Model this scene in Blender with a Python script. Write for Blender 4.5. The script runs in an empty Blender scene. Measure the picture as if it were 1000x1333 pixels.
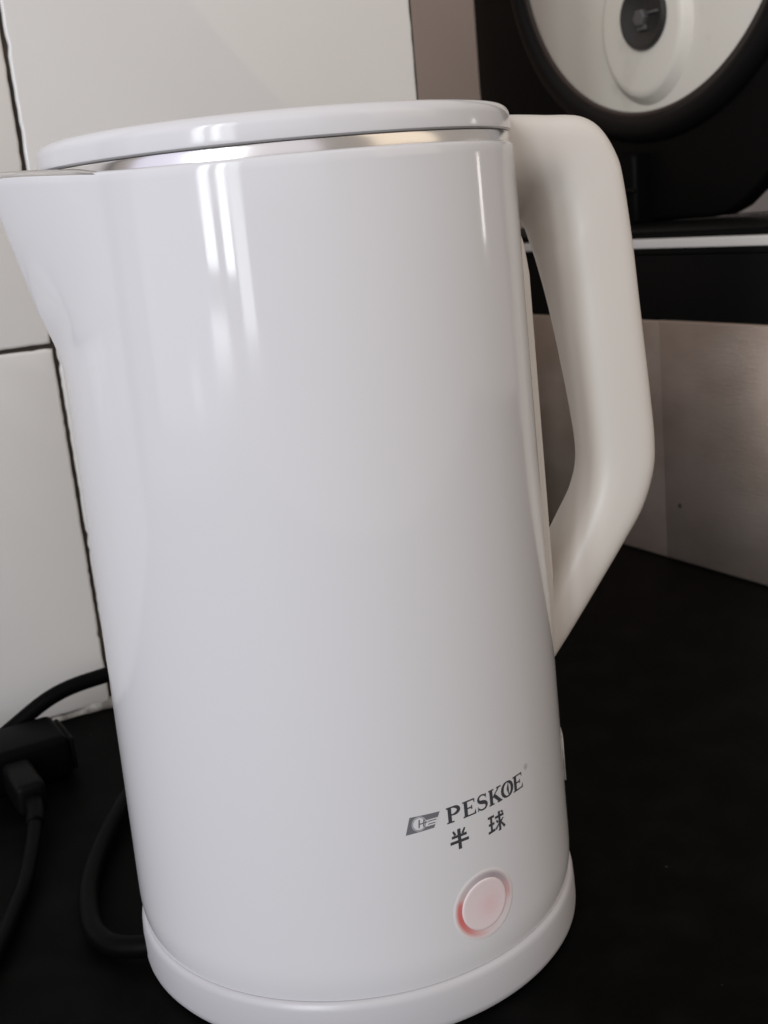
import bpy, bmesh, math, random
from mathutils import Vector, Matrix
random.seed(7)
R = math.radians
sc = bpy.context.scene
C = sc.collection

# ------------------------------------------------------------------ camera
FPX, PITCH, ROLL, YAW = 1540.476, 0.251480, -0.096956, 0.057799
CAM = Vector((0.0, -0.295388, 0.188279))
cp, sp, cy, sy = math.cos(PITCH), math.sin(PITCH), math.cos(YAW), math.sin(YAW)
F = Vector((sy * cp, cy * cp, -sp))
Rt = Vector((cy, -sy, 0))
Up = Rt.cross(F)
cr, sr = math.cos(ROLL), math.sin(ROLL)
R2, U2 = Rt * cr + Up * sr, Up * cr - Rt * sr
cam = bpy.data.cameras.new('camera')
cam.sensor_fit = 'VERTICAL'
cam.sensor_height = 36.0
cam.lens = 36.0 * FPX / 1333.0
cam.clip_start, cam.clip_end = 0.01, 50
cam.dof.use_dof = True
cam.dof.focus_distance = 0.262
cam.dof.aperture_fstop = 36
co = bpy.data.objects.new('camera', cam)
C.objects.link(co)
m = Matrix((R2, U2, -F)).transposed().to_4x4()
m.translation = CAM
co.matrix_world = m
sc.camera = co

# ------------------------------------------------------------------ light
w = bpy.data.worlds.new('World')
sc.world = w
w.use_nodes = True
bg = w.node_tree.nodes['Background']
bg.inputs[0].default_value = (1.0, 0.915, 0.85, 1)
bg.inputs[1].default_value = 0.42


def area(name, az, el, dist, sx, sy_, power, col, aim=(0, 0, 0.12)):
    l = bpy.data.lights.new(name, 'AREA')
    l.shape = 'RECTANGLE'
    l.size, l.size_y = sx, sy_
    l.energy = power
    l.color = col
    o = bpy.data.objects.new(name, l)
    C.objects.link(o)
    a, e = R(az), R(el)
    o.location = Vector(aim) + Vector((math.cos(a) * math.cos(e), math.sin(a) * math.cos(e), math.sin(e))) * dist
    o.rotation_euler = (Vector(aim) - o.location).to_track_quat('-Z', 'Y').to_euler()
    return o


# daylight: a tall window behind the viewer's left shoulder, seen as the streaks on the glaze
COOL = (0.90, 0.95, 1.0)


def pane(name, az0, az1, el0, el1, dist, rad, col=COOL):
    """upright pane standing at a distance; rad = radiance"""
    zc = 0.16
    z0, z1 = zc + dist * math.tan(R(el0)), zc + dist * math.tan(R(el1))
    az = (az0 + az1) / 2
    wd = 2 * dist * math.tan(R(abs(az1 - az0) / 2))
    l = bpy.data.lights.new(name, 'AREA')
    l.shape = 'RECTANGLE'
    l.size, l.size_y = wd, z1 - z0
    l.energy = rad * math.pi * wd * (z1 - z0)
    l.color = col
    o = bpy.data.objects.new(name, l)
    C.objects.link(o)
    o.location = (math.cos(R(az)) * dist, math.sin(R(az)) * dist, (z0 + z1) / 2)
    d = Vector((-math.cos(R(az)), -math.sin(R(az)), 0))
    o.rotation_euler = d.to_track_quat('-Z', 'Y').to_euler()
    return o


pane('window_pane', -126.5, -121.5, 0.3, 38, 2.0, 11)
pane('window_pane', -118.0, -114.0, 0.0, 38, 2.0, 13)
pane('window_pane', -113.0, -107.5, -3.6, 38, 2.0, 5.0)
pane('window_pane', -128.0, -120.5, -4.6, -2.2, 2.0, 6.5)
pane('far_window', 14.0, 16.3, -0.4, 4.0, 2.0, 6.0, (1, .95, .9))
# broad soft daylight from the window wall, plus added fill lamps front and right
pane('window_and_fill', -160.0, -127.0, -8, 45, 2.2, 0.92, (0.72, 0.74, 1.0))
pane('window_and_fill', -105.0, -70.0, 4, 48, 2.3, 0.62, (0.86, 0.85, 1.0))  # unseen frontal fill lamp, added to brighten the kettle's front
pane('low_glint', -140.5, -136.5, -6.6, -4.9, 1.3, 2.2)
pane('warm_fill', -45.0, -10.0, 6, 48, 2.3, 0.85, (1.0, 0.82, 0.62))  # unseen warm fill lamp, added to lift the right side

sc.view_settings.view_transform = 'Standard'
sc.view_settings.look = 'None'
sc.view_settings.exposure = 0
sc.view_settings.gamma = 1

# ------------------------------------------------------------------ materials


def mat(name, col, rough=0.5, metal=0.0, ior=1.5, coat=0.0, coat_r=0.05, spec=None,
        noise=None, bump=None, emis=None, aniso=None):
    """noise = (scale, second colour, low, high, stretch xyz); bump = (scale, strength, distance)"""
    mt = bpy.data.materials.new(name)
    mt.use_nodes = True
    nt = mt.node_tree
    b = nt.nodes['Principled BSDF']
    b.inputs['Base Color'].default_value = (*col, 1)
    b.inputs['Roughness'].default_value = rough
    b.inputs['Metallic'].default_value = metal
    b.inputs['IOR'].default_value = ior
    b.inputs['Coat Weight'].default_value = coat
    b.inputs['Coat Roughness'].default_value = coat_r
    if spec is not None:
        b.inputs['Specular IOR Level'].default_value = spec
    tc = nt.nodes.new('ShaderNodeTexCoord')
    if noise:
        s, c2, lo, hi, st = noise
        mp = nt.nodes.new('ShaderNodeMapping')
        mp.inputs['Scale'].default_value = st
        nt.links.new(tc.outputs['Object'], mp.inputs['Vector'])
        n = nt.nodes.new('ShaderNodeTexNoise')
        n.inputs['Scale'].default_value = s
        n.inputs['Detail'].default_value = 6
        nt.links.new(mp.outputs[0], n.inputs['Vector'])
        r = nt.nodes.new('ShaderNodeMapRange')
        r.inputs[1].default_value, r.inputs[2].default_value = lo, hi
        nt.links.new(n.outputs['Fac'], r.inputs[0])
        mx = nt.nodes.new('ShaderNodeMix')
        mx.data_type = 'RGBA'
        mx.inputs['A'].default_value = (*col, 1)
        mx.inputs['B'].default_value = (*c2, 1)
        nt.links.new(r.outputs[0], mx.inputs['Factor'])
        nt.links.new(mx.outputs['Result'], b.inputs['Base Color'])
    if bump:
        s, k, d = bump[:3]
        n2 = nt.nodes.new('ShaderNodeTexNoise')
        n2.inputs['Scale'].default_value = s
        n2.inputs['Detail'].default_value = 4
        v = tc.outputs['Object']
        if len(bump) > 3:
            mp2 = nt.nodes.new('ShaderNodeMapping')
            mp2.inputs['Scale'].default_value = bump[3]
            nt.links.new(v, mp2.inputs['Vector'])
            v = mp2.outputs[0]
        nt.links.new(v, n2.inputs['Vector'])
        bp = nt.nodes.new('ShaderNodeBump')
        bp.inputs['Strength'].default_value = k
        bp.inputs['Distance'].default_value = d
        nt.links.new(n2.outputs['Fac'], bp.inputs['Height'])
        nt.links.new(bp.outputs[0], b.inputs['Normal'])
    if emis:
        b.inputs['Emission Color'].default_value = (*emis[0], 1)
        b.inputs['Emission Strength'].default_value = emis[1]
    return mt


M = {}
M['glaze'] = mat('kettle_white_gloss', (0.745, 0.735, 0.745), 0.075, bump=(22, 0.05, 0.00015))
_nt = M['glaze'].node_tree
_n = _nt.nodes.new('ShaderNodeTexNoise')
_n.inputs['Scale'].default_value = 38
_n.inputs['Detail'].default_value = 7
_tc = _nt.nodes.new('ShaderNodeTexCoord')
_nt.links.new(_tc.outputs['Object'], _n.inputs['Vector'])
_r = _nt.nodes.new('ShaderNodeMapRange')
_r.inputs[1].default_value, _r.inputs[2].default_value = 0.35, 0.75
_r.inputs[3].default_value, _r.inputs[4].default_value = 0.055, 0.16
_nt.links.new(_n.outputs['Fac'], _r.inputs[0])
_nt.links.new(_r.outputs[0], _nt.nodes['Principled BSDF'].inputs['Roughness'])
M['plastic'] = mat('kettle_white_plastic', (0.705, 0.66, 0.605), 0.40, bump=(900, 0.04, 0.0001))
M['base'] = mat('base_white_plastic', (0.575, 0.565, 0.58), 0.28)
M['lid'] = mat('lid_white_plastic', (0.745, 0.735, 0.745), 0.12)
M['chrome'] = mat('polished_steel', (0.70, 0.68, 0.66), 0.19, metal=1, bump=(60, 0.08, 0.0004, (1, 1, 8)))
M['gap'] = mat('dark_gap', (0.012, 0.011, 0.01), 0.6)
M['ink'] = mat('dark_grey_ink', (0.055, 0.055, 0.062), 0.45)
M['ink2'] = mat('mid_grey_ink', (0.17, 0.17, 0.185), 0.45)
M['ink3'] = mat('pale_grey_ink', (0.42, 0.42, 0.43), 0.45)
M['counter'] = mat('black_stone', (0.0018, 0.0017, 0.0015), 0.6, spec=0.04, noise=(60, (0.004, 0.0038, 0.0035), .45, .7, (1, 1, 1)),
                   bump=(300, 0.1, 0.0003))
# sparse pale dust specks on the black stone
_nt = M['counter'].node_tree
_b = _nt.nodes['Principled BSDF']
_src = _b.inputs['Base Color'].links[0].from_socket
_tc = _nt.nodes.new('ShaderNodeTexCoord')
_vo = _nt.nodes.new('ShaderNodeTexVoronoi')
_vo.inputs['Scale'].default_value = 55
_nt.links.new(_tc.outputs['Object'], _vo.inputs['Vector'])
_lt = _nt.nodes.new('ShaderNodeMath')
_lt.operation = 'LESS_THAN'
_lt.inputs[1].default_value = 0.022
_nt.links.new(_vo.outputs['Distance'], _lt.inputs[0])
_mx = _nt.nodes.new('ShaderNodeMix')
_mx.data_type = 'RGBA'
_mx.inputs['B'].default_value = (0.035, 0.033, 0.031, 1)
_nt.links.new(_lt.outputs[0], _mx.inputs['Factor'])
_nt.links.new(_src, _mx.inputs['A'])
_nt.links.new(_mx.outputs['Result'], _b.inputs['Base Color'])
M['rubber'] = mat('black_rubber', (0.0020, 0.0020, 0.0020), 0.5, spec=0.05)
M['tile'] = mat('white_glazed_tile', (0.77, 0.755, 0.73), 0.11, noise=(7, (0.72, 0.70, 0.675), .35, .75, (1, 1, 1)), bump=(9, 0.10, 0.004))
M['grout'] = mat('dirty_dark_grout', (0.030, 0.022, 0.016), 0.9, noise=(60, (0.075, 0.055, 0.04), .5, .75, (1, 1, 1)), bump=(400, 0.6, 0.001))
M['smear'] = mat('pale_sealant', (0.55, 0.54, 0.50), 0.7, noise=(160, (0.22, 0.21, 0.19), .42, .62, (1, 1, 1)))
M['taupe'] = mat('taupe_plaster', (0.62, 0.52, 0.465), 0.7, noise=(6, (0.56, 0.465, 0.415), .35, .7, (1, 1, 1)), bump=(120, 0.1, 0.0006))
M['steel'] = mat('brushed_steel', (0.86, 0.74, 0.64), 0.40, metal=0.88, noise=(11, (0.50, 0.38, 0.30), .38, .72, (1, 1, 1.6)),
                 bump=(120, 0.35, 0.0004, (1, 1, 18)))
M['black'] = mat('black_gloss_plastic', (0.0035, 0.0033, 0.003), 0.35, spec=0.16, bump=(20, 0.05, 0.001))
M['black_soft'] = mat('black_satin_plastic', (0.003, 0.0028, 0.0026), 0.5, spec=0.08)
M['gasket'] = mat('black_rubber_gasket', (0.007, 0.0062, 0.0058), 0.42, spec=0.22)
M['brown'] = mat('brown_rubber_seal', (0.055, 0.038, 0.032), 0.45)
M['white_trim'] = mat('white_trim', (0.70, 0.67, 0.62), 0.35, noise=(45, (0.36, 0.33, 0.30), .56, .74, (1, 1, 1)))
M['plate'] = mat('offwhite_plate', (0.84, 0.79, 0.69), 0.42, noise=(28, (0.68, 0.63, 0.55), .60, .78, (1, 1, 1)))
M['cap'] = mat('dark_grey_cap', (0.035, 0.033, 0.031), 0.35)
M['cap_mark'] = mat('grey_cap_mark', (0.11, 0.105, 0.10), 0.4)

# ------------------------------------------------------------------ helpers


def link(name, me, mt, parent=None, smooth=False):
    o = bpy.data.objects.new(name, me)
    C.objects.link(o)
    if mt is not None:
        me.materials.append(mt)
    if smooth:
        for p in me.polygons:
            p.use_smooth = True
    o.parent = parent
    return o


def pyd(name, vs, fs, mt, parent=None, smooth=True):
    me = bpy.data.meshes.new(name)
    me.from_pydata([tuple(v) for v in vs], [], fs)
    bm = bmesh.new()
    bm.from_mesh(me)
    bmesh.ops.recalc_face_normals(bm, faces=bm.faces)
    bm.to_mesh(me)
    bm.free()
    me.update()
    return link(name, me, mt, parent, smooth)


def autosmooth(o, ang=35):
    """mark hard edges by angle"""
    me = o.data
    bm = bmesh.new()
    bm.from_mesh(me)
    for e in bm.edges:
        if len(e.link_faces) == 2 and e.calc_face_angle(0) > R(ang):
            e.smooth = False
    bm.to_mesh(me)
    bm.free()


def bbox(name, x0, x1, y0, y1, z0, z1, mt, parent=None, bev=0.001, seg=3):
    bm = bmesh.new()
    bmesh.ops.create_cube(bm, size=1)
    for v in bm.verts:
        v.co = Vector(((x0 + x1) / 2 + v.co.x * (x1 - x0), (y0 + y1) / 2 + v.co.y * (y1 - y0), (z0 + z1) / 2 + v.co.z * (z1 - z0)))
    if bev:
        bmesh.ops.bevel(bm, geom=list(bm.edges), offset=bev, segments=seg, affect='EDGES', profile=0.5)
    me = bpy.data.meshes.new(name)
    bm.to_mesh(me)
    bm.free()
    return link(name, me, mt, parent, bool(bev))


def lathe(name, prof, mt, parent=None, n=160, closed=False, center=(0, 0)):
    vs, fs = [], []
    k = len(prof)
    for i in range(n):
        a = 2 * math.pi * i / n
        for r, z in prof:
            vs.append((center[0] + r * math.cos(a), center[1] + r * math.sin(a), z))
    for i in range(n):
        j = (i + 1) % n
        for q in range(k if closed else k - 1):
            q2 = (q + 1) % k
            fs.append((i * k + q, j * k + q, j * k + q2, i * k + q2))
    o = pyd(name, vs, fs, mt, parent)
    autosmooth(o, 40)
    return o


def arc(cx, cz, r, a0, a1, n=8):
    return [(cx + r * math.cos(R(a0 + (a1 - a0) * i / n)), cz + r * math.sin(R(a0 + (a1 - a0) * i / n))) for i in range(n + 1)]


def extrude_outline(name, pts, u0, u1, mt, parent, bev=0.003):
    """outline in (v,z), thickness along u"""
    bm = bmesh.new()
    a = [bm.verts.new((u0, p[0], p[1])) for p in pts]
    b = [bm.verts.new((u1, p[0], p[1])) for p in pts]
    n = len(pts)
    f1 = bm.faces.new(a)
    f2 = bm.faces.new(list(reversed(b)))
    for i in range(n):
        j = (i + 1) % n
        bm.faces.new((a[j], a[i], b[i], b[j]))
    bmesh.ops.recalc_face_normals(bm, faces=bm.faces)
    if bev:
        bmesh.ops.bevel(bm, geom=list(f1.edges), offset=bev, segments=4, affect='EDGES', profile=0.5)
    me = bpy.data.meshes.new(name)
    bm.to_mesh(me)
    bm.free()
    o = link(name, me, mt, parent, True)
    autosmooth(o, 30)
    return o


def lathe_u(name, prof, vc, zc, mt, parent, n=120, sv=1.0, sz=1.0):
    """profile of (radius, u) turned about an axis along u through (vc, zc)"""
    vs, fs = [], []
    k = len(prof)
    for i in range(n):
        a = 2 * math.pi * i / n
        for r, u in prof:
            vs.append((u, vc + sv * r * math.cos(a), zc + sz * r * math.sin(a)))
    for i in range(n):
        j = (i + 1) % n
        for q in range(k - 1):
            fs.append((i * k + q, j * k + q, j * k + q + 1, i * k + q + 1))
    o = pyd(name, vs, fs, mt, parent)
    autosmooth(o, 40)
    return o


def catmull(pts, per=10):
    pts = [Vector(p) for p in pts]
    out = []
    n = len(pts)
    for i in range(n - 1):
        p0, p1, p2, p3 = pts[max(i - 1, 0)], pts[i], pts[i + 1], pts[min(i + 2, n - 1)]
        for k in range(per):
            t = k / per
            out.append(0.5 * ((2 * p1) + (p2 - p0) * t + (2 * p0 - 5 * p1 + 4 * p2 - p3) * t * t + (3 * p1 - p0 - 3 * p2 + p3) * t ** 3))
    out.append(pts[-1])
    return out


def tube(name, pts, r, mt, parent=None, n=14, per=10):
    path = catmull(pts, per)
    vs, fs = [], []
    up = Vector((0, 0, 1))
    for i, p in enumerate(path):
        t = (path[min(i + 1, len(path) - 1)] - path[max(i - 1, 0)]).normalized()
        s = t.cross(up)
        if s.length < 1e-4:
            s = Vector((1, 0, 0))
        s.normalize()
        q = s.cross(t)
        for k in range(n):
            a = 2 * math.pi * k / n
            vs.append(p + (s * math.cos(a) + q * math.sin(a)) * r)
    for i in range(len(path) - 1):
        for k in range(n):
            k2 = (k + 1) % n
            fs.append((i * n + k, i * n + k2, (i + 1) * n + k2, (i + 1) * n + k))
    fs.append(tuple(range(n)))
    fs.append(tuple((len(path) - 1) * n + k for k in range(n)))
    return pyd(name, vs, fs, mt, parent)


def empty(name, loc=(0, 0, 0), rz=0.0):
    o = bpy.data.objects.new(name, None)
    o.empty_display_size = 0.02
    C.objects.link(o)
    o.location = loc
    o.rotation_euler = (0, 0, rz)
    return o


def tag(o, label, cat, group=None):
    o['label'] = label
    o['category'] = cat
    if group:
        o['group'] = group
    return o


def struct(o):
    o['kind'] = 'structure'
    return o


TH = 0.440684          # direction of the tiled wall; (u along it, v into it)
WALL_V = 0.1903


def uv(u, v, z):
    return Vector((u * math.cos(TH) - v * math.sin(TH), u * math.sin(TH) + v * math.cos(TH), z))


# ------------------------------------------------------------------ setting
struct(bbox('countertop', -0.75, 1.00, -0.55, 0.70, -0.03, 0.0, M['counter'], None, 0.0))
bpy.data.objects['countertop'].rotation_euler = (0, 0, TH)

wall = struct(bbox('tile_wall', -0.75, 0.1575, WALL_V + 0.0018, 0.222, 0.0005, 0.75, M['grout'], None, 0.0))
wall.rotation_euler = (0, 0, TH)


def tile(parent, u0, u1, z0, z1, v, axis='v', seed=0, name='tile'):
    """one glazed tile with a slightly uneven, chipped edge; front face towards -v (or -u)"""
    rnd = random.Random(seed)
    n, mgap = 70, 0.00085
    pts = []

    def wob(k):
        x = rnd.gauss(0, 0.00008)
        if rnd.random() < 0.06:
            x += rnd.uniform(0.0001, 0.0006)
        return x
    L = [(u0 + mgap, z0 + mgap), (u1 - mgap, z0 + mgap), (u1 - mgap, z1 - mgap), (u0 + mgap, z1 - mgap)]
    nrm = [(0, 1), (-1, 0), (0, -1), (1, 0)]
    for s in range(4):
        a, b = L[s], L[(s + 1) % 4]
        for k in range(n):
            t = k / n
            e = wob(k) if k else 0.0003
            pts.append((a[0] + (b[0] - a[0]) * t + nrm[s][0] * e, a[1] + (b[1] - a[1]) * t + nrm[s][1] * e))
    m_ = len(pts)
    c = ((u0 + u1) / 2, (z0 + z1) / 2)

    def P(q, d, ins):
        x, z = q
        dx, dz = c[0] - x, c[1] - z
        hx, hz = (u1 - u0) / 2, (z1 - z0) / 2
        x += dx / hx * ins
        z += dz / hz * ins
        return (x, v + d, z) if axis == 'v' else (v + d, x, z)
    rings = [(0.0035, 0), (0.0008, 0.0), (0.0002, 0.0004), (0.0, 0.0012)]
    vs, fs = [], []
    for d, ins in rings:
        vs += [P(q, d, ins) for q in pts]
    for r in range(3):
        for i in range(m_):
            j = (i + 1) % m_
            fs.append((r * m_ + i, r * m_ + j, (r + 1) * m_ + j, (r + 1) * m_ + i))
    fs.append(tuple(3 * m_ + i for i in range(m_)))
    o = pyd(name, vs, fs, M['tile'], parent, True)
    return o


cols = [-0.5295, -0.357, -0.1845, -0.0125, 0.1600]
rows = [0.0015, 0.1490, 0.4090, 0.6690]
for i in range(4):
    for j in range(3):
        tile(wall, cols[i], cols[i + 1], rows[j], rows[j + 1], WALL_V + (0.0004 if (i + j) % 2 else 0), seed=10 * i + j)

# dirty pale sealant bead, broken, where the tiles meet the counter
vs, fs = [], []
rnd = random.Random(3)
n = 90
for i in range(n + 1):
    u = -0.30 + 0.455 * i / n
    h = 0.0030 + 0.0012 * math.sin(i * 0.7) + rnd.uniform(-0.0008, 0.0010)
    dpt = 0.0022 + 0.0015 * math.sin(i * 0.43 + 1) + rnd.uniform(-0.0005, 0.0008)
    vs += [(u, WALL_V + 0.0012, h), (u, WALL_V - 0.35 * dpt, h * 0.45), (u, WALL_V - dpt, 0.0004), (u, WALL_V + 0.0012, 0.0004)]
for i in range(n):
    for q in range(4):
        q2 = (q + 1) % 4
        fs.append((i * 4 + q, i * 4 + 4 + q, i * 4 + 4 + q2, i * 4 + q2))
pyd('sealant_bead', vs, fs, M['smear'], wall)
# dark trim along the outer corner of the wall
bbox('corner_trim', 0.1588, 0.1604, WALL_V + 0.0012, 0.224, 0.001, 0.70, M['gap'], wall, 0.0005)

rec = struct(bbox('recess_wall', -0.35, 0.99, 0.66, 0.70, 0.0005, 0.95, M['taupe'], None, 0.0))
rec.rotation_euler = (0, 0, TH)
side = struct(bbox('side_wall', 0.752, 0.79, 0.10, 0.66, 0.0005, 0.75, M['grout'], None, 0.0))
side.rotation_euler = (0, 0, TH)
vc_ = [0.10, 0.1415, 0.314, 0.4865, 0.659]
for i in range(4):
    for j in range(3):
        tile(side, vc_[i], vc_[i + 1], rows[j], rows[j + 1], 0.750, 'u', seed=200 + 10 * i + j)

# ------------------------------------------------------------------ kettle
kettle = empty('electric_kettle')
tag(kettle, 'glossy white electric kettle with steel rim and angular handle standing on the black counter', 'kettle')
H = 0.2000
ZB = 0.0125


def rbody(z):
    return 0.058998 + (0.055909 - 0.058998) * (z - 0.01174) / (H - 0.01174)


PH = R(10.0)           # handle azimuth; the spout is opposite
PS = PH + math.pi


def rad(delta, z):
    r = rbody(z)
    if z < 0.0205:      # tuck-in above the base
        t = (0.0205 - z) / (0.0205 - ZB)
        r -= 0.0008 * t * t
    zs = 0.1545
    if z > zs:
        t_ = min(1, (z - zs) / 0.016)
        tip = r + 0.30 * (z - zs) * t_ * (2 - t_) ** 0.5 - (r - rbody(zs)) * 0.6 * t_
        if tip > r + 1e-5:
            al = math.acos(r / tip)
            d = math.sqrt(delta * delta + 0.10 ** 2 * al) - 0.035 * al
            q = al - d
            # soft corner where spout meets barrel
            q = 0.5 * (q + math.sqrt(q * q + 0.030 * al * al))
            r = r / math.cos(min(q, al))
    return r


NP = 320
zl = [ZB, 0.0135, 0.0150, 0.0170, 0.0190, 0.0205, 0.0225] + [0.0225 + (H - 0.0225) * k / 74 for k in range(1, 74)]
zl += [H - 0.0008, H - 0.0003, H]
vs, fs = [], []
prof_n = len(zl) + 6
for i in range(NP):
    a = 2 * math.pi * i / NP
    d = (a - PS + math.pi) % (2 * math.pi) - math.pi
    lift = 0.0030 * math.exp(-(d / 0.55) ** 2)
    col = []
    for z in zl:
        r = rad(d, z)
        zz = z
        if z > 0.15:
            zz = z + lift * ((z - 0.15) / 0.05) ** 2
        if z >= H:
            r -= 0.0007
        elif z >= H - 0.0003:
            r -= 0.0002
        col.append((r, zz))
    rt = rad(d, H)
    zt = H + lift
    col.append((rt - 0.0011, zt - 0.0004))
    col.append((rt - 0.0012, zt - 0.0030))
    for z in (0.19, 0.18, 0.17, 0.155):
        col.append((rad(d, z) - 0.0013, z))
    for r, z in col:
        vs.append((r * math.cos(a), r * math.sin(a), z))
for i in range(NP):
    j = (i + 1) % NP
    for q in range(prof_n - 1):
        fs.append((i * prof_n + q, j * prof_n + q, j * prof_n + q + 1, i * prof_n + q + 1))
body = pyd('body', vs, fs, M['glaze'], kettle)

# fine bare-metal edge along the pouring lip
vs, fs = [], []
NT = 80
for i in range(NT + 1):
    d = -0.80 + 1.6 * i / NT
    sink = 0.0012 * max(0, abs(d) / 0.80 - 0.7) / 0.3
    a = PS + d
    rt, zt = rad(d, H) - 0.3 * sink, H + 0.0030 * math.exp(-(d / 0.55) ** 2) - sink
    for r, z in ((rt - 0.0003, zt - 0.0010), (rt + 0.0001, zt - 0.0001), (rt - 0.0002, zt + 0.0004), (rt - 0.0009, zt + 0.0006), (rt - 0.0015, zt + 0.0002), (rt - 0.0016, zt - 0.001)):
        vs.append((r * math.cos(a), r * math.sin(a), z))
for i in range(NT):
    for q in range(5):
        fs.append((i * 6 + q, i * 6 + 6 + q, i * 6 + 7 + q, i * 6 + q + 1))
pyd('spout_lip', vs, fs, M['chrome'], kettle)

# base ring
lathe('base', [(0.0, 0.0006), (0.0578, 0.0006), (0.0590, 0.0009), (0.0596, 0.0018), (0.05972, 0.0030), (0.0596, 0.0070), (0.0594, 0.0102),
               (0.0591, 0.0114), (0.0585, 0.0121), (0.0577, 0.01245), (0.0566, 0.0126), (0.0560, 0.0126)], M['base'], kettle)

# steel rim band, black ring as the gap's shade, lid
lathe('steel_rim', [(0.0536, 0.1950), (0.05520, 0.1950), (0.05520, 0.2000), (0.05512, 0.2017), (0.05490, 0.20225), (0.0536, 0.2023)],
      M['chrome'], kettle, n=200)
lid_pf = [(0.0530, 0.2024), (0.0550, 0.20255), (0.05545, 0.2029), (0.05555, 0.2035), (0.0554, 0.2056)]
lid_pf += arc(0.0527, 0.2058, 0.0027, 0, 90, 8)
lid_pf += [(0.045, 0.20875), (0.025, 0.20905), (0.0, 0.2092)]
lid = lathe('lid', lid_pf, M['lid'], kettle, n=200)
lathe('lid_gap_shade', [(0.0530, 0.1900), (0.0540, 0.1900), (0.0540, 0.20265), (0.0530, 0.20265)], M['gap'], lid, n=120)

# handle ------------------------------------------------------------
ST = [  # outer (r,z), inner near edge (r,z), inner far edge (r,z) in mm
    ((53.0, 207.0), (53.0, 192.0), (53.0, 180.5)),
    ((58.0, 206.9), (58.5, 193.5), (60.0, 180.8)),
    ((66.2, 206.2), (63.6, 192.2), (62.6, 180.6)),
    ((74.4, 205.4), (67.2, 188.6), (64.2, 178.4)),
    ((79.8, 202.2), (68.6, 182.8), (65.2, 175.0)),
    ((83.6, 196.0), (69.3, 176.4), (66.1, 172.0)),
    ((85.2, 189.8), (69.2, 171.5), (66.9, 169.2)),
    ((87.1, 174.7), (70.1, 161.5), (68.7, 161.5)),
    ((88.4, 160.0), (70.8, 151.0), (70.6, 152.0)),
    ((89.8, 144.0), (71.8, 140.0), (72.5, 141.0)),
    ((90.7, 133.0), (72.5, 131.0), (74.0, 131.0)),
    ((91.3, 122.8), (72.8, 122.0), (75.1, 122.0)),
    ((90.7, 114.0), (72.4, 115.5), (75.0, 115.1)),
    ((87.1, 103.9), (71.0, 109.0), (72.8, 108.5)),
    ((81.1, 95.0), (67.5, 100.5), (68.8, 102.0)),
    ((72.6, 83.4), (63.0, 92.0), (64.5, 95.3)),
    ((64.6, 72.9), (58.5, 84.5), (60.0, 88.5)),
    ((59.0, 65.9), (55.0, 79.0), (56.0, 83.0)),
    ((54.0, 59.5), (51.0, 72.0), (51.0, 76.0)),
]
HW = 11.6


def round_poly(q, rr, seg=5):
    out = []
    n_ = len(q)
    for i in range(n_):
        p0, p1, p2 = q[i - 1], q[i], q[(i + 1) % n_]
        a, b = (p0 - p1), (p2 - p1)
        r_ = min(rr[i], a.length * 0.45, b.length * 0.45)
        A, B = p1 + a.normalized() * r_, p1 + b.normalized() * r_
        for k in range(seg + 1):
            t = k / seg
            out.append(A * (1 - t) ** 2 + p1 * 2 * t * (1 - t) + B * t * t)
    return out


vs, fs = [], []
K = 24
e_r = Vector((math.cos(PH), math.sin(PH), 0))
e_w = Vector((-math.sin(PH), math.cos(PH), 0))


def interp(st, per=5):
    flat = [tuple(s[0]) + tuple(s[1]) + tuple(s[2]) for s in st]
    out = []
    n_ = len(flat)
    for i in range(n_ - 1):
        p0, p1, p2, p3 = flat[max(i - 1, 0)], flat[i], flat[i + 1], flat[min(i + 2, n_ - 1)]
        for k in range(per):
            t = k / per
            out.append([0.5 * (2 * b + (c - a) * t + (2 * a - 5 * b + 4 * c - d) * t * t + (3 * b - a - 3 * c + d) * t ** 3)
                        for a, b, c, d in zip(p0, p1, p2, p3)])
    out.append(list(flat[-1]))
    return out


stations = interp(ST)
for s in stations:
    def pt(r, z, wd):
        return (e_r * r + e_w * wd + Vector((0, 0, z))) * 0.001
    quad = [pt(s[0], s[1], -HW), pt(s[0], s[1], HW), pt(s[4], s[5], HW - 1.0), pt(s[2], s[3], -HW + 0.6)]
    vs += round_poly(quad, [0.0056, 0.0052, 0.0045, 0.0105], 5)
for i in range(len(stations) - 1):
    for k in range(K):
        k2 = (k + 1) % K
        fs.append((i * K + k, i * K + k2, (i + 1) * K + k2, (i + 1) * K + k))
fs.append(tuple(range(K)))
fs.append(tuple((len(stations) - 1) * K + k for k in range(K)))
handle = pyd('handle', vs, fs, M['plastic'], kettle)
autosmooth(handle, 60)

# spine plate running down the barrel behind the handle
vs, fs = [], []
na, nz = 24, 40
for i in range(na + 1):
    a = R(-9 + 38 * i / na)
    for k in range(nz + 1):
        z = 0.070 + (0.180 - 0.070) * k / nz
        t = min(i, na - i) / 3
        th = 0.0020 * (1 - max(0, 1 - t) ** 2) if t < 1 else 0.0020
        th *= min(1, k / 8, (nz - k) / 4) ** 0.5
        th = th - 0.0003 if 0 < i < na else -0.0006
        r = rbody(z) + th
        vs.append((r * math.cos(a), r * math.sin(a), z))
for i in range(na):
    for k in range(nz):
        a0 = i * (nz + 1) + k
        fs.append((a0, a0 + nz + 1, a0 + nz + 2, a0 + 1))
pyd('handle_spine', vs, fs, M['plastic'], kettle)

# ---------------------------------------------------- things wrapped on the barrel
A0 = R(-60.0)


def wrap(s, z, off):
    """s, z, off in mm: arc position from azimuth -60 deg, height, proud height"""
    zz = z * 0.001
    a = A0 + s / 58.0
    r = rbody(zz) + off * 0.001
    return (r * math.cos(a), r * math.sin(a), zz)


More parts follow.
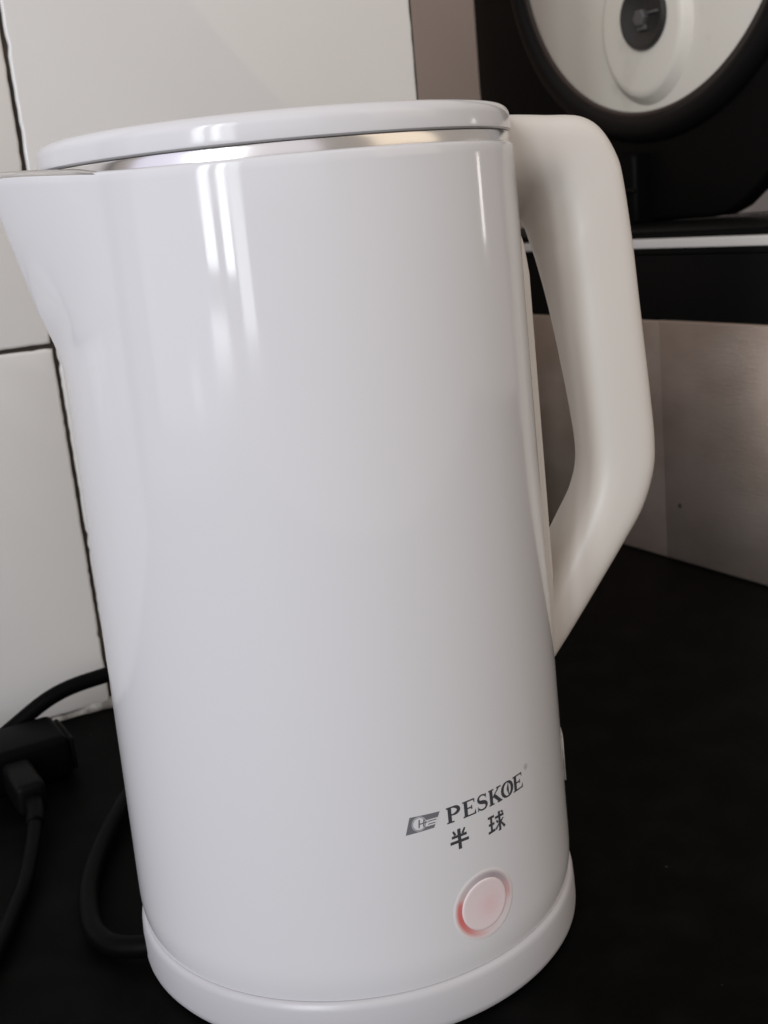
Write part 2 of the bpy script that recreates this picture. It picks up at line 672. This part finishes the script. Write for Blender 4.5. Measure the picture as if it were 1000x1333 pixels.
class Ink:
    def __init__(self):
        self.v, self.f, self.k = [], [], 0

    def _off(self):
        self.k += 1
        return 0.06 + 0.002 * self.k

    def strip(self, L, Rr):
        o = self._off()
        b = len(self.v)
        for p, q in zip(L, Rr):
            self.v.append(wrap(p[0], p[1], o))
            self.v.append(wrap(q[0], q[1], o))
        for i in range(len(L) - 1):
            self.f.append((b + 2 * i, b + 2 * i + 1, b + 2 * i + 3, b + 2 * i + 2))

    def stroke(self, pts, wd):
        """polyline with width (number or list)"""
        n_ = len(pts)
        ws = wd if isinstance(wd, (list, tuple)) else [wd] * n_
        L, Q = [], []
        for i in range(n_):
            x0, y0 = pts[max(i - 1, 0)]
            x1, y1 = pts[min(i + 1, n_ - 1)]
            dx, dy = x1 - x0, y1 - y0
            ln = math.hypot(dx, dy) or 1
            nx, ny = -dy / ln, dx / ln
            h = ws[i] / 2
            L.append((pts[i][0] + nx * h, pts[i][1] + ny * h))
            Q.append((pts[i][0] - nx * h, pts[i][1] - ny * h))
        self.strip(L, Q)

    def poly4(self, a, b, c, d, n_=8):
        L = [(a[0] + (b[0] - a[0]) * i / n_, a[1] + (b[1] - a[1]) * i / n_) for i in range(n_ + 1)]
        Q = [(d[0] + (c[0] - d[0]) * i / n_, d[1] + (c[1] - d[1]) * i / n_) for i in range(n_ + 1)]
        self.strip(L, Q)

    def ring(self, cx, cz, rx, rz, wd, a0=0, a1=360, n_=28):
        """wd: number or function of angle"""
        L, Q = [], []
        for i in range(n_ + 1):
            a = R(a0 + (a1 - a0) * i / n_)
            h = (wd(a) if callable(wd) else wd) / 2
            L.append((cx + (rx + h) * math.cos(a), cz + (rz + h) * math.sin(a)))
            Q.append((cx + (rx - h) * math.cos(a), cz + (rz - h) * math.sin(a)))
        self.strip(L, Q)

    def disc(self, cx, cz, rx, rz, n_=28):
        self.ring(cx, cz, rx / 2, rz / 2, min(rx, rz), n_=n_)

    def build(self, name, mt, parent):
        me = bpy.data.meshes.new(name)
        me.from_pydata(self.v, [], self.f)
        bm = bmesh.new()
        bm.from_mesh(me)
        # face outwards
        for f in bm.faces:
            f.normal_update()
            c = f.calc_center_median()
            if f.normal.dot(Vector((c.x, c.y, 0))) < 0:
                f.normal_flip()
        bm.to_mesh(me)
        bm.free()
        return link(name, me, mt, parent)


Z0, Z1 = 51.95, 55.85      # letter height
THK, THN = 0.92, 0.36


def letter(ch, x0, x1):
    k = Ink()
    w_, hgt = x1 - x0, Z1 - Z0

    def X(t): return x0 + w_ * t
    def Y(t): return Z0 + hgt * t
    def bar(xa, ya, xb, yb, wd): k.stroke([(X(xa), Y(ya)), (X(xb), Y(yb))], wd)
    if ch in 'PE':
        bar(.24, 0, .24, 1, THK)
        bar(.02, .035, .52, .035, THN)
    if ch == 'P':
        bar(.02, .965, .5, .965, THN)
        pts = [(X(.45) + w_ * .42 * math.cos(t), Y(.725) + hgt * .24 * math.sin(t)) for t in [math.pi / 2 - math.pi * i / 14 for i in range(15)]]
        k.stroke(pts, [THN + (THK - THN) * math.sin(math.pi * i / 14) for i in range(15)])
        bar(.24, .485, .5, .485, THN)
    if ch == 'E':
        bar(.02, .965, .88, .965, THN)
        bar(.02, .035, .92, .035, THN)
        bar(.24, .51, .68, .51, THN)
        k.stroke([(X(.86), Y(1)), (X(.90), Y(.74))], [0.5, 0.10])
        k.stroke([(X(.90), Y(0)), (X(.97), Y(.28))], [0.6, 0.10])
        k.stroke([(X(.68), Y(.64)), (X(.68), Y(.38))], 0.28)
    if ch == 'S':
        pts = []
        for i in range(13):
            t = R(20 + 250 * i / 12)
            pts.append((X(.5) + w_ * .34 * math.cos(t), Y(.745) + hgt * .225 * math.sin(t)))
        for i in range(13):
            t = R(90 - 250 * i / 12)
            pts.append((X(.5) + w_ * .37 * math.cos(t), Y(.265) + hgt * .235 * math.sin(t)))
        n_ = len(pts)
        k.stroke(pts, [THN + (0.95 - THN) * math.exp(-((i - n_ / 2) / 5.5) ** 2) for i in range(n_)])
        k.stroke([(X(.83), Y(1.0)), (X(.86), Y(.70))], [0.25, 0.12])
        k.stroke([(X(.12), Y(0.0)), (X(.10), Y(.32))], [0.25, 0.12])
    if ch == 'K':
        bar(.2, 0, .2, 1, THK)
        bar(.02, .035, .4, .035, THN)
        bar(.02, .965, .4, .965, THN)
        bar(.26, .40, .80, .97, 0.34)
        bar(.42, .56, .86, .03, 0.85)
        bar(.62, .965, .96, .965, THN)
        bar(.64, .035, 1.0, .035, THN)
    if ch == 'O':
        k.ring(X(.5), Y(.5), w_ * .43, hgt * .47, lambda a: THN + 0.55 * abs(math.cos(a)))
        k.stroke([(X(.60), Y(.86)), (X(.54), Y(.5)), (X(.60), Y(.14))], [0.15, 0.75, 0.15])
    return k


for ch, a, b in (('P', -8.7, -4.9), ('E', -4.35, -0.65), ('S', -0.40, 2.95), ('K', 3.2, 7.5), ('O', 7.45, 11.45), ('E', 11.55, 15.35)):
    letter(ch, a, b).build('brand_letter', M['ink'], kettle)
k = Ink()
k.ring(17.1, 56.35, 0.62, 0.62, 0.14)
k.stroke([(16.9, 56.0), (16.9, 56.7)], 0.14)
k.stroke([(16.9, 56.65), (17.25, 56.5), (16.95, 56.35), (17.3, 56.0)], 0.12)
k.build('registered_mark', M['ink3'], kettle)

# emblem: slanted flag with a round badge
k = Ink()
k.poly4((-17.5, 56.15), (-10.2, 55.75), (-11.9, 52.2), (-18.75, 52.05), 12)
emb = k.build('emblem', M['ink2'], kettle)
k = Ink()
k.k = 8
k.disc(-15.4, 54.1, 1.75, 1.75)
k.poly4((-13.9, 54.55), (-10.7, 54.55), (-11.3, 53.0), (-13.9, 53.0))
k.build('emblem_ground', M['glaze'], emb)
k = Ink()
k.k = 16
k.ring(-15.4, 54.1, 1.55, 1.55, 0.16)
k.stroke([(-15.5, 53.1), (-15.3, 55.1)], 0.34)
k.stroke([(-14.4, 53.2), (-14.2, 54.9)], 0.34)
k.stroke([(-15.6, 54.0), (-13.4, 54.1)], 0.32)
k.stroke([(-13.3, 54.15), (-11.2, 54.15)], 0.26)
k.stroke([(-13.3, 53.45), (-11.5, 53.45)], 0.26)
k.build('emblem_mark', M['ink2'], emb)

# two Chinese characters, each one part
k = Ink()
bx, bz, bs = -5.85, 47.4, 2.45


def B(x, y): return (bx + x * bs, bz + y * bs)


k.stroke([B(-.62, .92), B(-.42, .48)], [0.45, 0.62])
k.stroke([B(.66, .95), B(.36, .46)], [0.45, 0.62])
k.stroke([B(-.80, .30), B(.82, .30)], 0.68)
k.stroke([B(-1.0, -.26), B(1.02, -.26)], 0.74)
k.stroke([B(0, 1.02), B(0, -1.05)], 0.86)
k.build('printed_character', M['ink'], kettle)
k = Ink()
bx, bz, bs = 4.95, 47.2, 2.5
k.stroke([B(-1.0, .78), B(-.22, .78)], 0.6)
k.stroke([B(-.95, .06), B(-.25, .06)], 0.6)
k.stroke([B(-1.05, -.72), B(-.2, -.62)], 0.62)
k.stroke([B(-.62, .78), B(-.62, -.70)], 0.62)
k.stroke([B(-.12, .52), B(1.0, .52)], 0.62)
k.stroke([B(.42, 1.02), B(.42, -.95), B(.22, -.86)], [0.66, 0.66, 0.4])
k.stroke([B(.02, .22), B(.20, -.08)], [0.5, 0.4])
k.stroke([B(-.12, -.66), B(.30, -.22)], [0.55, 0.35])
k.stroke([B(.92, .20), B(.56, -.10)], [0.35, 0.5])
k.stroke([B(.50, -.05), B(1.05, -.78)], [0.35, 0.68])
k.stroke([B(.68, .95), B(.92, .72)], [0.4, 0.5])
k.build('printed_character', M['ink'], kettle)

# power button -------------------------------------------------------
BC = (-0.5, 28.35)


def dial_part(name, rings, mt, parent, a0=0, a1=360, n_=72):
    """rings: list of (radius mm, proud mm) swept round the button centre"""
    vs_, fs_ = [], []
    full = abs(a1 - a0) >= 360
    cnt = n_ if full else n_ + 1
    kk = len(rings)
    for i in range(cnt):
        a = R(a0 + (a1 - a0) * i / n_)
        for r_, o_ in rings:
            vs_.append(wrap(BC[0] + r_ * math.cos(a), BC[1] + r_ * math.sin(a) * 0.99, o_))
    for i in range(n_):
        j = (i + 1) % cnt
        for q in range(kk - 1):
            fs_.append((i * kk + q, j * kk + q, j * kk + q + 1, i * kk + q + 1))
    return pyd(name, vs_, fs_, mt, parent)




def tint(o_, fn):
    """lamp glow painted into the point colours of button and lens: fn(angle deg, radius mm)"""
    me_ = o_.data
    at = me_.color_attributes.new('painted_glow', 'FLOAT_COLOR', 'POINT')
    for i_, v_ in enumerate(me_.vertices):
        s_ = (math.atan2(v_.co.y, v_.co.x) - A0) * 58.0 - BC[0]
        z_ = v_.co.z * 1000 - BC[1]
        at.data[i_].color = (*fn(math.degrees(math.atan2(z_, s_)) % 360, math.hypot(s_, z_), s_, z_), 1)


def glow_tinted(name, rough, glow):
    mt_ = mat(name, (0.7, 0.6, 0.6), rough)
    n_ = mt_.node_tree.nodes.new('ShaderNodeAttribute')
    n_.attribute_name = 'painted_glow'
    b_ = mt_.node_tree.nodes['Principled BSDF']
    mt_.node_tree.links.new(n_.outputs['Color'], b_.inputs['Base Color'])
    b_.inputs['Emission Color'].default_value = (1, 0.30, 0.30, 1)     # the switch is lit from behind
    b_.inputs['Emission Strength'].default_value = glow
    return mt_


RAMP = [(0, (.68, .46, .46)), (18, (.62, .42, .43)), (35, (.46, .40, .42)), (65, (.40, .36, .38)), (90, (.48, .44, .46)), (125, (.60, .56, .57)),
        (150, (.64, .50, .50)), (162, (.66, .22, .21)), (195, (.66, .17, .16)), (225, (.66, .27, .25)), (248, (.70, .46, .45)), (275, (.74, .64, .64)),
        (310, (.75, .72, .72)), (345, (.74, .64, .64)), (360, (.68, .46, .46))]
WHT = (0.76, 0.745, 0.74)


def ring_col(a, r_, *_):  # red arc is the lamp's glow put into the lens colour
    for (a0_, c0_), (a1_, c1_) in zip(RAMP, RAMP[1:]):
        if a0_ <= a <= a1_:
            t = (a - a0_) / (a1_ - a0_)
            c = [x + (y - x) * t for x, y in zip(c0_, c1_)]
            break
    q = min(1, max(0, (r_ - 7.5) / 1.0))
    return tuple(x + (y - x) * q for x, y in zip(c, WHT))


def btn_col(a, r_, sx_, sz_):  # pink centre stands in for the lamp glowing behind the button
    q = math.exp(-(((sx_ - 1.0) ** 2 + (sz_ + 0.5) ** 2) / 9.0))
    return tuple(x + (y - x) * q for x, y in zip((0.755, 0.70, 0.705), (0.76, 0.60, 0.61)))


btn = dial_part('power_button', [(0.0, 0.12), (1.5, 0.12), (3.0, 0.13), (4.5, 0.15), (5.6, 0.20), (6.1, 0.22), (6.35, 0.16), (6.5, 0.02)], glow_tinted('button_plastic', 0.2, 0.05), kettle)
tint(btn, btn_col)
lens = dial_part('lit_ring', [(6.5, 0.01), (6.75, 0.03), (7.1, 0.05), (7.5, 0.07), (7.9, 0.09), (8.2, 0.12), (8.5, 0.10), (8.9, 0.02)], glow_tinted('ring_lens', 0.3, 0.02), btn, n_=120)
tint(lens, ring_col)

# small rating label just round the right of the barrel
vs, fs = [], []
for i in range(9):
    for j_, z in enumerate((36.5, 48)):
        vs.append(wrap(49 + 12 * i / 8, z, 0.28))
for i in range(8):
    fs.append((2 * i, 2 * i + 2, 2 * i + 3, 2 * i + 1))
o = pyd('rating_label', vs, fs, M['smear'], kettle)
sol = o.modifiers.new('thick', 'SOLIDIFY')
sol.thickness = 0.0005
sol.offset = 0

# ------------------------------------------------------------------ cords and plugs
cord = tube('power_cord', [(-0.052, -0.014, 0.0050), (-0.0605, -0.0130, 0.0042), (-0.0690, -0.0085, 0.0036), (-0.0752, 0.0030, 0.0036),
                           (-0.0790, 0.0260, 0.0036), (-0.0770, 0.0580, 0.0040), (-0.0700, 0.0840, 0.0045), (-0.050, 0.103, 0.005),
                           (-0.015, 0.112, 0.006), (0.010, 0.125, 0.009), (-0.005, 0.142, 0.017), uv(0.012, 0.166, 0.0235),
                           uv(-0.0190, 0.1650, 0.0237), uv(-0.0404, 0.1650, 0.0212), uv(-0.0623, 0.1640, 0.0110),
                           uv(-0.082, 0.1600, 0.0040), uv(-0.12, 0.15, 0.0036), uv(-0.22, 0.14, 0.0036)],
            0.0030, M['rubber'], None, 16, 12)
cord.parent = kettle
cord['label'] = 'black power cord looping beside the kettle base and crossing the white tiles'

strip = empty('power_strip', uv(-0.078, 0.151, 0), TH)
tag(strip, 'black power strip lying against the tiled wall at the left edge', 'power strip')
bbox('housing', -0.060, 0.0345, -0.0155, 0.010, 0.0, 0.0165, M['rubber'], strip, 0.0028, 4)
bbox('end_cap', 0.0345, 0.0365, -0.0135, 0.008, 0.002, 0.0145, M['black_soft'], strip, 0.0008)
plug = empty('plug', uv(-0.0635, 0.1335, 0), TH)
tag(plug, 'small black plug pushed into the front of the power strip', 'plug')
bbox('grip', -0.0050, 0.0050, -0.022, 0.0015, 0.0022, 0.0135, M['black_soft'], plug, 0.0022, 4)
tube('strain_relief', [(0, -0.021, 0.0075), (-0.001, -0.028, 0.0068), (-0.003, -0.035, 0.006)], 0.0030, M['rubber'], plug, 12)
tube('cable', [(-0.002, -0.032, 0.0062), (-0.008, -0.050, 0.0045), (-0.018, -0.074, 0.0030), (-0.040, -0.11, 0.0028), (-0.09, -0.15, 0.0028)],
     0.0024, M['rubber'], plug, 12)

# ------------------------------------------------------------------ appliance behind
ap = empty('cooker', (0, 0, 0), TH)
tag(ap, 'black appliance with brushed steel side and upright round off-white plate, right behind the kettle', 'cooker')
UF, V0, V1 = 0.2776, 0.085, 0.475


def slab(name, u0, u1, v0, v1, z0, z1, rc, mt, bev=0.0015, parent=ap):
    """box with rounded upright corners"""
    pts = []
    for cx, cyy, a0 in ((u1 - rc, v1 - rc, 0), (u0 + rc, v1 - rc, 90), (u0 + rc, v0 + rc, 180), (u1 - rc, v0 + rc, 270)):
        for i in range(9):
            a = R(a0 + 90 * i / 8)
            pts.append((cx + rc * math.cos(a), cyy + rc * math.sin(a)))
    bm = bmesh.new()
    lo = [bm.verts.new((p[0], p[1], z0)) for p in pts]
    hi = [bm.verts.new((p[0], p[1], z1)) for p in pts]
    f1 = bm.faces.new(list(reversed(lo)))
    f2 = bm.faces.new(hi)
    n_ = len(pts)
    for i in range(n_):
        j = (i + 1) % n_
        bm.faces.new((lo[i], lo[j], hi[j], hi[i]))
    if bev:
        bmesh.ops.bevel(bm, geom=list(f1.edges) + list(f2.edges), offset=bev, segments=3, affect='EDGES', profile=0.5)
    me = bpy.data.meshes.new(name)
    bm.to_mesh(me)
    bm.free()
    o_ = link(name, me, mt, parent, True)
    autosmooth(o_, 30)
    return o_


shell = slab('steel_shell', UF, 0.55, V0, V1, 0.0006, 0.1218, 0.012, M['steel'], 0.0008)
bbox('steel_panel', UF - 0.0009, UF + 0.002, V0 + 0.013, 0.1745, 0.0008, 0.1222, M['steel'], shell, 0.0011)
lathe_u('rivet', [(0.0, -0.0012), (0.0010, -0.0011), (0.0014, -0.0004), (0.0015, 0.001)], 0.1636, 0.030, M['cap'], shell, 20).location.x = UF
slab('upper_band', UF + 0.0006, 0.549, V0 + 0.0006, V1 - 0.0006, 0.1222, 0.1532, 0.012, M['black'], 0.0008)
slab('upper_lip', UF - 0.0003, 0.40, V0, V1, 0.1536, 0.1564, 0.012, M['black'], 0.0006)
slab('white_rim', UF - 0.0010, 0.400, V0 - .001, V1 + .001, 0.1567, 0.1608, 0.012, M['white_trim'], 0.0009)
slab('deck', UF + 0.0055, 0.400, V0 + 0.004, V1 - 0.004, 0.1612, 0.1640, 0.012, M['black_soft'], 0.0012)

# upright lid (square with a narrowed chin), gasket, plate, raised boss, dark cap
LU = 0.380
LC = (0.2865, 0.3390)
half = [(0.000, 0.1645), (0.045, 0.1648), (0.056, 0.1660), (0.067, 0.1700), (0.080, 0.1790), (0.098, 0.194), (0.120, 0.213), (0.145, 0.226),
        (0.163, 0.233), (0.172, 0.239), (0.176, 0.247), (0.177, 0.262), (0.177, 0.440), (0.172, 0.470), (0.155, 0.496), (0.125, 0.512), (0.07, 0.519), (0, 0.520)]
outl = [(LC[0] + h_[0], h_[1]) for h_ in half] + [(LC[0] - h_[0], h_[1]) for h_ in reversed(half[1:-1])]
lidp = extrude_outline('upright_lid', outl, LU, LU + 0.010, M['black'], ap, 0.003)
extrude_outline('lid_back', [(LC[0] + (p[0] - LC[0]) * 0.86, LC[1] + (p[1] - LC[1]) * 0.86) for p in outl], LU + 0.0102, LU + 0.034, M['black_soft'], lidp, 0.0)
lathe_u('gasket', [(0.1285, 0.002)] + [(0.1205 + 0.0085 * math.cos(R(a)), -0.0085 * math.sin(R(a))) for a in range(10, 171, 16)] + [(0.1115, 0.002)],
        LC[0], LC[1], M['gasket'], lidp, 140).location.x = LU
lathe_u('seal_ring', [(0.1150, 0.0), (0.1150, -0.0048), (0.1138, -0.0056), (0.1122, -0.0056), (0.1112, -0.004), (0.1112, 0.001)],
        LC[0], LC[1], M['brown'], lidp, 140).location.x = LU
plate = lathe_u('round_plate', [(0.1125, 0.0), (0.1125, -0.0030), (0.108, -0.0040), (0.06, -0.0044), (0.0, -0.0044)],
                LC[0], LC[1], M['plate'], lidp, 140)
plate.location.x = LU
BCV, BCZ = 0.2835, 0.2755
boss = lathe_u('raised_boss', [(0.0385, -0.004), (0.0382, -0.0046), (0.0370, -0.0058), (0.0352, -0.0085), (0.0338, -0.0098), (0.031, -0.0102), (0.0, -0.0102)],
               BCV, BCZ, M['plate'], plate, 90, 0.97, 1.16)
hubv, hubz = 0.2790, 0.2785
hub = lathe_u('dark_cap', [(0.0182, -0.0095), (0.0182, -0.0120), (0.0174, -0.0132), (0.0150, -0.0130), (0.0138, -0.0120), (0.0, -0.0118)],
              hubv, hubz, M['cap'], lidp, 60)
hub.location.x = LU
lathe_u('cap_nut', [(0.0050, -0.0115), (0.0050, -0.0145), (0.0042, -0.0153), (0.0, -0.0155)], hubv, hubz - 0.001, M['cap_mark'], hub, 6)
bbox('cap_tab', -0.0135, -0.0118, hubv - 0.0140, hubv - 0.005, hubz + 0.0002, hubz + 0.0016, M['cap_mark'], hub, 0.0003)
bbox('cap_tab', -0.0135, -0.0118, hubv - 0.004, hubv + 0.003, hubz - 0.0075, hubz - 0.005, M['cap_mark'], hub, 0.0003)
# hinge block and side cheek below the plate
hinge = slab('hinge_block', LU - 0.012, LU + 0.02, LC[0] + 0.004, LC[0] + 0.095, 0.1642, 0.2040, 0.003, M['black_soft'], 0.002)
bbox('hinge_rib', LU - 0.0135, LU - 0.011, LC[0] + 0.004, LC[0] + 0.090, 0.182, 0.1845, M['black'], hinge, 0.0008)
lathe_u('hinge_screw', [(0.0, -0.0012), (0.0012, -0.001), (0.0014, 0.001)], LC[0] - 0.0125, 0.2130, M['white_trim'], lidp, 14).location.x = LU
